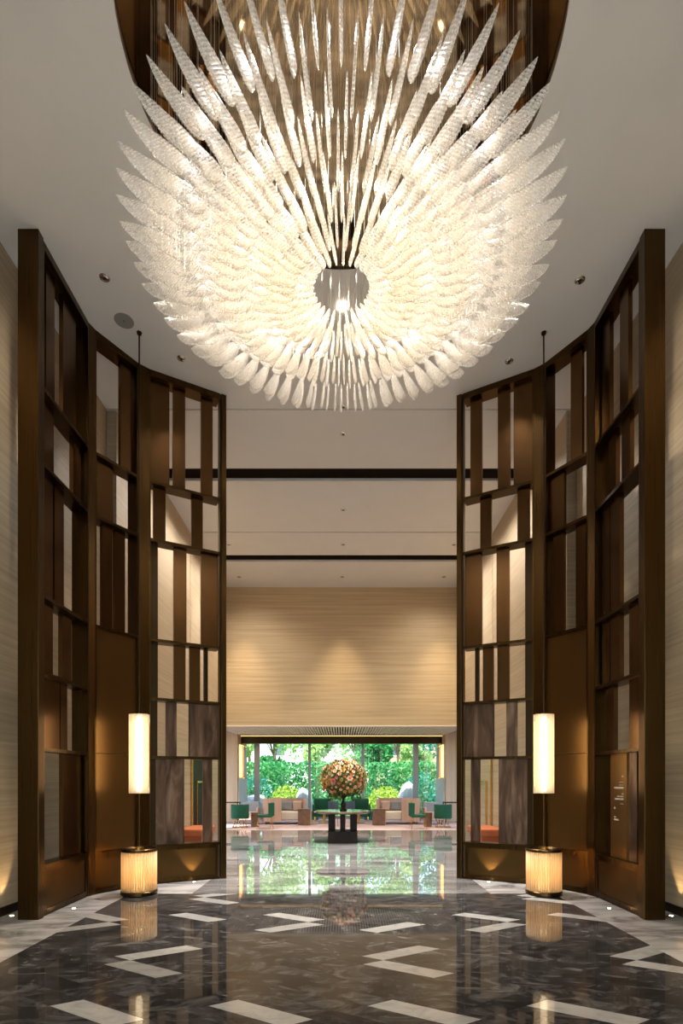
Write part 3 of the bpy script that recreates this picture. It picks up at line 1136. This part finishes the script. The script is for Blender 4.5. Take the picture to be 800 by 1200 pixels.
def flower_mesh(mt):
    bm = bmesh.new()
    for ring, (n, tilt, ln) in enumerate(((6, .35, 1.0), (5, .85, .8), (4, 1.25, .6))):
        for k in range(n):
            a = 2 * PI * (k + ring * .5) / n
            u = Vector((math.cos(a) * math.cos(tilt), math.sin(a) * math.cos(tilt), math.sin(tilt)))
            v = Vector((-math.sin(a), math.cos(a), 0))
            c = Vector((0, 0, .0))
            q = [c, c + u * ln * .6 + v * .42 * ln, c + u * ln, c + u * ln * .6 - v * .42 * ln]
            bm.faces.new([bm.verts.new(x) for x in q])
    o = obj('flower', bm, mt)
    me = o.data
    bpy.data.objects.remove(o)
    return me


fm = [flower_mesh(m) for m in ('flower_orange', 'flower_peach', 'flower_pink', 'flower_gold')]
for i in range(190):
    g = i + .5
    phi = math.acos(1 - 1.72 * g / 190)
    th = PI * (1 + 5 ** .5) * g
    d = Vector((math.cos(th) * math.sin(phi), math.sin(th) * math.sin(phi), math.cos(phi)))
    k = random.uniform(.9, 1.06)
    p = (d.x * .55 * k, d.y * .55 * k, .28 + d.z * .46 * k)
    s = random.choice((.04, .05, .06, .09))
    me = random.choices(fm, (3, 6, .6, 5))[0]
    o = inst('flower', me, bq, p, d.to_track_quat('Z', 'Y').to_euler(), (s, s, s))


# ------------------------------------------------------------------ lounge furniture
def tub_chair(x, y, rz, label):
    t = thing('tub_chair', label, 'chair', (x, y, 0), rz, 'green tub chairs on brass bases')
    prof = [(.285, .30), (.29, .34), (.29, .74), (.28, .76), (.22, .76), (.21, .74), (.21, .42)]
    obj('backrest', lathe(prof, 28, None, (0, 0, 0), PI * .93, PI * 2.07), 'green', t, True)
    obj('seat', lathe([(0, .30), (.27, .30), (.275, .32), (.27, .44), (.24, .47), (0, .47)], 28), 'green', t, True)
    for k in range(10):
        a = 2 * PI * k / 10
        obj('leg', tube([(.25 * math.cos(a), .25 * math.sin(a), .30), (.18 * math.cos(a + .3), .18 * math.sin(a + .3), .14), (.25 * math.cos(a + .6), .25 * math.sin(a + .6), 0.006)], .008, 5), 'brass', t)
    obj('base_ring', tube([(.25 * math.cos(2 * PI * k / 24), .25 * math.sin(2 * PI * k / 24), .008) for k in range(24)], .008, 5, None, True), 'brass', t)


def side_chair(x, y, rz, label, mat='green', group='green side chairs', w=.24):
    t = thing('side_chair', label, 'chair', (x, y, 0), rz, group)
    obj('seat', bx(-w, w, -.24, .22, .38, .47, .03), mat, t)
    bm = bmesh.new()
    for k in range(9):
        u = -1 + 2 * k / 8
        yy = -.24 + .10 * u * u
        for z in (.42, .83):
            bm.verts.new((u * w * 1.05, yy, z))
            bm.verts.new((u * w * 1.05, yy - .06, z))
    bm.verts.ensure_lookup_table()
    v = bm.verts
    for k in range(8):
        a, b = 4 * k, 4 * k + 4
        bm.faces.new((v[a], v[b], v[b + 2], v[a + 2]))
        bm.faces.new((v[a + 1], v[a + 3], v[b + 3], v[b + 1]))
        bm.faces.new((v[a + 2], v[b + 2], v[b + 3], v[a + 3]))
        bm.faces.new((v[a], v[a + 1], v[b + 1], v[b]))
    bm.faces.new((v[0], v[2], v[3], v[1]))
    bm.faces.new((v[32], v[33], v[35], v[34]))
    obj('backrest', bm, mat, t, False)
    for a in (-1, 1):
        for b in (-1, 1):
            obj('leg', tube([(a * w * .75, b * .17, .38), (a * w * .95, b * .24, 0)], .011, 6), 'brass', t)


def sofa(sx, label):
    t = thing('sofa', label, 'sofa', (sx * 2.05, 19.3, 0), 0, 'pale curved lounge sofas')
    sh = bmesh.new()
    # wrap-around shell: high panel towards the hall, round the outer end and along the window side
    path = [(-.05, -.55), (-.55, -.55), (-.68, -.50), (-.74, -.36), (-.74, .30), (-.68, .44), (-.55, .50), (.70, .50)]
    th = .09
    inn = [(-.05, -.46), (-.53, -.46), (-.61, -.42), (-.65, -.34), (-.65, .28), (-.61, .37), (-.53, .41), (.70, .41)]
    rows = []
    for (p, q) in zip(path, inn):
        rows.append([sh.verts.new((p[0] if sx < 0 else -p[0], p[1], .10)), sh.verts.new((p[0] if sx < 0 else -p[0], p[1], .90)),
                     sh.verts.new((q[0] if sx < 0 else -q[0], q[1], .90)), sh.verts.new((q[0] if sx < 0 else -q[0], q[1], .10))])
    for A, B in zip(rows, rows[1:]):
        for k in range(4):
            sh.faces.new((A[k], A[(k + 1) % 4], B[(k + 1) % 4], B[k]))
    sh.faces.new(rows[0])
    sh.faces.new(rows[-1][::-1])
    obj('back_shell', sh, 'pink_ply', t)
    e = lambda a, b: (min(a, b), max(a, b))
    x0, x1 = e(.65 * sx, -.72 * sx)
    obj('seat', bx(x0, x1, -.44, .40, .16, .44, .04), 'cream', t)
    for c, (a, mt) in enumerate(((.15, 'grey_cloth'), (-.12, 'grey_cloth'), (-.45, 'blush'))):
        xx = a * sx
        cu = obj('cushion', bx(-.16, .16, -.06, .06, -.17, .17, .05), mt, t)
        cu.location = (xx, .30, .63)
        cu.rotation_euler = (.2, 0, 0)
    for a in (-.6, .6):
        for b in (-.4, .4):
            obj('leg', bx(a - .03, a + .03, b - .03, b + .03, 0, .17), 'walnut', t)
    obj('arm_panel', bx(e(-.70 * sx, -.78 * sx)[0], e(-.70 * sx, -.78 * sx)[1], -.2, .5, .10, .88), 'blush', t)


def cube_table(x, y, label, mat='walnut', w=.21, h=.56):
    t = thing('side_table', label, 'table', (x, y, 0), 0, 'wooden cube side tables')
    obj('body', bx(-w, w, -w, w, 0, h - .03, .01), mat, t)
    obj('top', bx(-w - .01, w + .01, -w - .01, w + .01, h - .03, h, .006), 'walnut', t)
    obj('side_panel', bx(w, w + .03, -w, w, 0.01, h - .04), 'oak', t)


for sx, nm in ((-1, 'left'), (1, 'right')):
    tub_chair(sx * 3.32, 17.6, PI if False else 0, 'green velvet tub chair on wiry brass base beside the %s screen edge' % nm)
    side_chair(sx * 2.42, 17.0, PI / 2 if sx < 0 else -PI / 2, 'green side chair with thin brass legs in front of the %s sofa' % nm)
    sofa(sx, 'pale pink wrap-around sofa with cream seat and grey cushions, %s of the bouquet' % nm)
    cube_table(sx * 1.28, 18.6, 'walnut cube side table at the inner end of the %s sofa' % nm)
    t = thing('drum_table', 'dark walnut drum table between the green chairs, %s side' % nm, 'table', (sx * 2.87, 17.78, 0), 0, 'drum tables')
    obj('body', lathe([(0, 0), (.12, 0), (.12, .44), (.13, .45), (.13, .47), (0, .47)], 28), 'walnut', t, False)
    obj('top', lathe([(0, .471), (.135, .471), (.135, .485), (0, .485)], 28), 'brass', t)
    t = thing('high_table', 'thin dark console table near the pillar behind the %s tub chair' % nm, 'table', (sx * 3.96, 19.3, 0), 0, 'console tables')
    obj('top', bx(-.30, .30, -.25, .25, .74, .77, .004), 'table_dark', t)
    for a in (-.27, .27):
        for b in (-.22, .22):
            obj('leg', bx(a - .015, a + .015, b - .015, b + .015, 0, .74), 'table_dark', t)
    t = thing('armchair', 'small grey and blush armchair behind the drum table, %s side' % nm, 'chair', (sx * 3.22, 18.9, 0), 0, 'grey blush armchairs')
    obj('backrest', bx(-.30, .30, .18, .30, .30, .78, .04), 'grey_cloth', t)
    obj('seat', bx(-.30, .30, -.28, .20, .16, .44, .04), 'blush', t)
    for a in (-.33, .27):
        obj('arm', bx(a, a + .06, -.28, .25, .16, .60, .02), 'blush', t)
    for a in (-.26, .26):
        for b in (-.22, .22):
            obj('leg', bx(a - .02, a + .02, b - .02, b + .02, 0, .17), 'walnut', t)
    t = thing('armchair', 'green lounge armchair by the window behind the bouquet, %s side' % nm, 'chair', (sx * .72, 20.4, 0), 0, 'green window armchairs')
    obj('backrest', bx(-.33, .33, .16, .32, .25, .86, .05), 'green', t)
    obj('seat', bx(-.30, .30, -.32, .18, .18, .44, .05), 'green', t)
    for a in (-.37, .29):
        obj('arm', bx(a, a + .08, -.30, .25, .18, .64, .03), 'green', t)
    for a in (-.28, .28):
        for b in (-.24, .24):
            obj('leg', bx(a - .02, a + .02, b - .02, b + .02, 0, .19), 'brass', t)
    side_chair(sx * .28, 18.3, PI, 'small blue grey chair behind the round table, %s of the vase' % nm, 'blue', 'blue grey chairs behind the table', .17)
    t = thing('coffee_table', 'low round white coffee table near the green armchair, %s side' % nm, 'table', (sx * .62, 19.4, 0), 0, 'white coffee tables')
    obj('top', lathe([(0, .39), (.36, .39), (.38, .40), (.38, .42), (0, .42)], 32), 'cream', t)
    obj('stem', lathe([(0, .012), (.05, .012), (.05, .39), (0, .39)], 16), 'brass', t)
    obj('foot', lathe([(0, 0), (.22, 0), (.22, .012), (0, .012)], 24), 'brass', t)
    t = thing('planter_bench', 'low teal lacquer plinth under the window, %s side' % nm, 'plinth', (sx * 2.0, 21.2, 0), 0, 'teal plinths')
    obj('body', bx(-1.1, 1.1, -.15, .15, 0, .30, .01), 'teal', t)
    obj('top', bx(-1.12, 1.12, -.17, .17, .30, .33, .004), 'walnut', t)

for sx in (-1, 1):
    for xx, yy in ((sx * 2.0, 18.3), (sx * .5, 20.2), (sx * 3.3, 18.3)):
        light('lounge_downlight', 'SPOT', (xx, yy, ZS - .01), 80, (1, .84, .62), (0, 0, 0), None, spot_size=math.radians(95), spot_blend=.7, shadow_soft_size=.05)

# ------------------------------------------------------------------ garden
struct('ground_garden', bx(-40, 40, YG + .15, 90, -.3, -.05), 'grass', 'green lawn of the garden beyond the window', 'lawn')
hed = obj('hedge', leaf_cloud(30000, lambda: ((random.uniform(-15, 15), 29 + random.uniform(-.6, 1.2), random.uniform(0, 2.55)), (0, -.8, .5)), .105), 'hedge')
tag(hed, 'long bright green clipped hedge across the garden', 'hedge', kind='stuff')


def shrub(x, y, r, h, mat, label, group, n=700, sz=.09):
    t = thing('shrub', label, 'shrub', (x, y, -.05), 0, group)
    obj('foliage', leaf_cloud(n, ell(0, 0, h * .5, r, r, h * .52, .55), sz), mat, t)
    bm = bmesh.new()
    for k in range(5):
        a = 2 * PI * k / 5
        tube([(0, 0, 0), (r * .4 * math.cos(a), r * .4 * math.sin(a), h * .6)], .02, 5, bm)
    obj('stem', bm, 'bark', t)


shrub(-2.6, 25.7, .75, 1.35, 'lime', 'lime yellow shrub beside the pale boulder, left of the bouquet', 'lime shrubs')
shrub(2.1, 25.8, .85, 1.30, 'lime', 'wide lime yellow shrub right of the bouquet', 'lime shrubs')
shrub(-.4, 25.6, .6, 1.1, 'hedge', 'green shrub directly behind the bouquet', 'green shrubs')
shrub(3.9, 26.2, .9, 2.0, 'teal_tree', 'blue green bush at the right end of the window', 'green shrubs')
shrub(-4.2, 26.2, .9, 1.9, 'teal_tree', 'blue green bush at the left end of the window', 'green shrubs')
shrub(1.0, 27.4, .6, 1.6, 'hedge', 'upright green shrub just right of the bouquet', 'green shrubs')


def rock(x, y, sx_, sy_, sz_, label):
    bm = bmesh.new()
    bmesh.ops.create_icosphere(bm, subdivisions=3, radius=1)
    sd = random.random() * 50
    for v in bm.verts:
        p = v.co
        k = 1 + .18 * math.sin(3.1 * p.x + sd) * math.cos(2.7 * p.y + sd) + .12 * math.sin(5.3 * p.z + sd * 2)
        v.co = Vector((p.x * sx_ * k, p.y * sy_ * k, max(-.05, p.z * sz_ * k)))
    o = obj('boulder', bm, 'rock', None, False)
    o.location = (x, y, -.01)
    tag(o, label, 'boulder', 'pale garden boulders')


rock(-1.7, 24.2, .42, .35, 1.15, 'upright pale boulder between the lime shrub and the bouquet')
rock(-4.15, 24.2, .75, .5, 1.0, 'sloping pale boulder at the left end of the window')
rock(2.95, 24.0, .60, .4, 1.25, 'pointed pale boulder right of the wide lime shrub')


def tree(x, y, h, r, mat, label, n=1700, sz=.17):
    t = thing('tree', label, 'tree', (x, y, -.05), 0, 'garden trees behind the hedge')
    obj('trunk', tube([(0, 0, 0), (.1, 0, h * .3), (0, .1, h * .6), (.1, 0, h * .8)], [.14, .12, .09, .04], 8), 'bark', t)
    br = bmesh.new()
    for k in range(6):
        a = 2 * PI * k / 6
        tube([(0, 0, h * .4), (r * .6 * math.cos(a), r * .6 * math.sin(a), h * .72)], [.05, .015], 5, br)
    obj('branches', br, 'bark', t)
    bm = bmesh.new()
    for k in range(7):
        a = random.uniform(0, 2 * PI)
        leaf_cloud(n // 7, ell(r * .55 * math.cos(a), r * .55 * math.sin(a), h * random.uniform(.45, .85), r * .55, r * .55, r * .5, .3), sz, bm)
    obj('crown', bm, mat, t)


for x, y, h, r, mt, lb in ((-10.2, 37, 7.5, 2.6, 'tree', 'yellow green tree at the left end of the garden'), (-4.8, 38, 8.5, 2.4, 'tree', 'pale loose tree behind the hedge left of the bouquet'),
                           (.9, 36, 8.4, 2.6, 'tree', 'broad tree directly above the bouquet'), (4.2, 40.5, 8.8, 2.4, 'tree', 'pale green tree before the brown house'),
                           (7.4, 36, 7.8, 2.5, 'teal_tree', 'blue green tree at the right end of the garden'), (-7.6, 44, 9, 2.8, 'tree', 'tall tree before the white apartment house'), (9.5, 43, 9, 2.8, 'tree', 'tall tree beside the brown house'), (-18.5, 39, 7, 3, 'tree', 'tall tree far at the left of the garden'),
                           (14.5, 38, 7, 3, 'tree', 'tall tree far at the right of the garden'), (-4.0, 31.9, 4.2, .8, 'hedge', 'slim dark tree standing just behind the hedge'),
                           (-6.3, 32.2, 4.9, 1.1, 'tree', 'small bushy tree behind the hedge at its left end'), (-1.5, 32.2, 4.8, 1.1, 'tree', 'small bushy tree behind the hedge, just left of the bouquet'),
                           (1.9, 32.2, 4.6, 1.1, 'hedge', 'small dark bushy tree behind the hedge, just right of the bouquet'), (4.6, 32.2, 4.8, 1.1, 'tree', 'small bushy tree before the brown house'),
                           (6.9, 32.0, 4.4, 1.0, 'teal_tree', 'small blue green tree behind the right end of the hedge')):
    tree(x, y, h, r, mt, lb)


def house(x, y, w, h, mat, label):
    t = thing('house', label, 'building', (x, y, -.05))
    obj('wall', bx(-w / 2, w / 2, 0, 5, 0, h), mat, t)
    obj('roof', bx(-w / 2 - .3, w / 2 + .3, -.3, 5.3, h, h + .25), 'white_stone', t)
    for k in range(3):
        for z in (1.0, 4.0, 7.0):
            if z + 1.6 < h:
                cx = -w / 2 + w * (k + .5) / 3
                f = obj('window', bx(cx - .6, cx + .6, -.06, 0, z, z + 1.6), 'facade', t)
                obj('pane', bx(cx - .5, cx + .5, -.08, -.06, z + .1, z + 1.5), 'dark_pane', f)


house(-6, 52, 11, 10, 'facade', 'white apartment house far behind the trees')
house(7.5, 52, 8, 6, 'facade_brown', 'brown house far behind the trees')
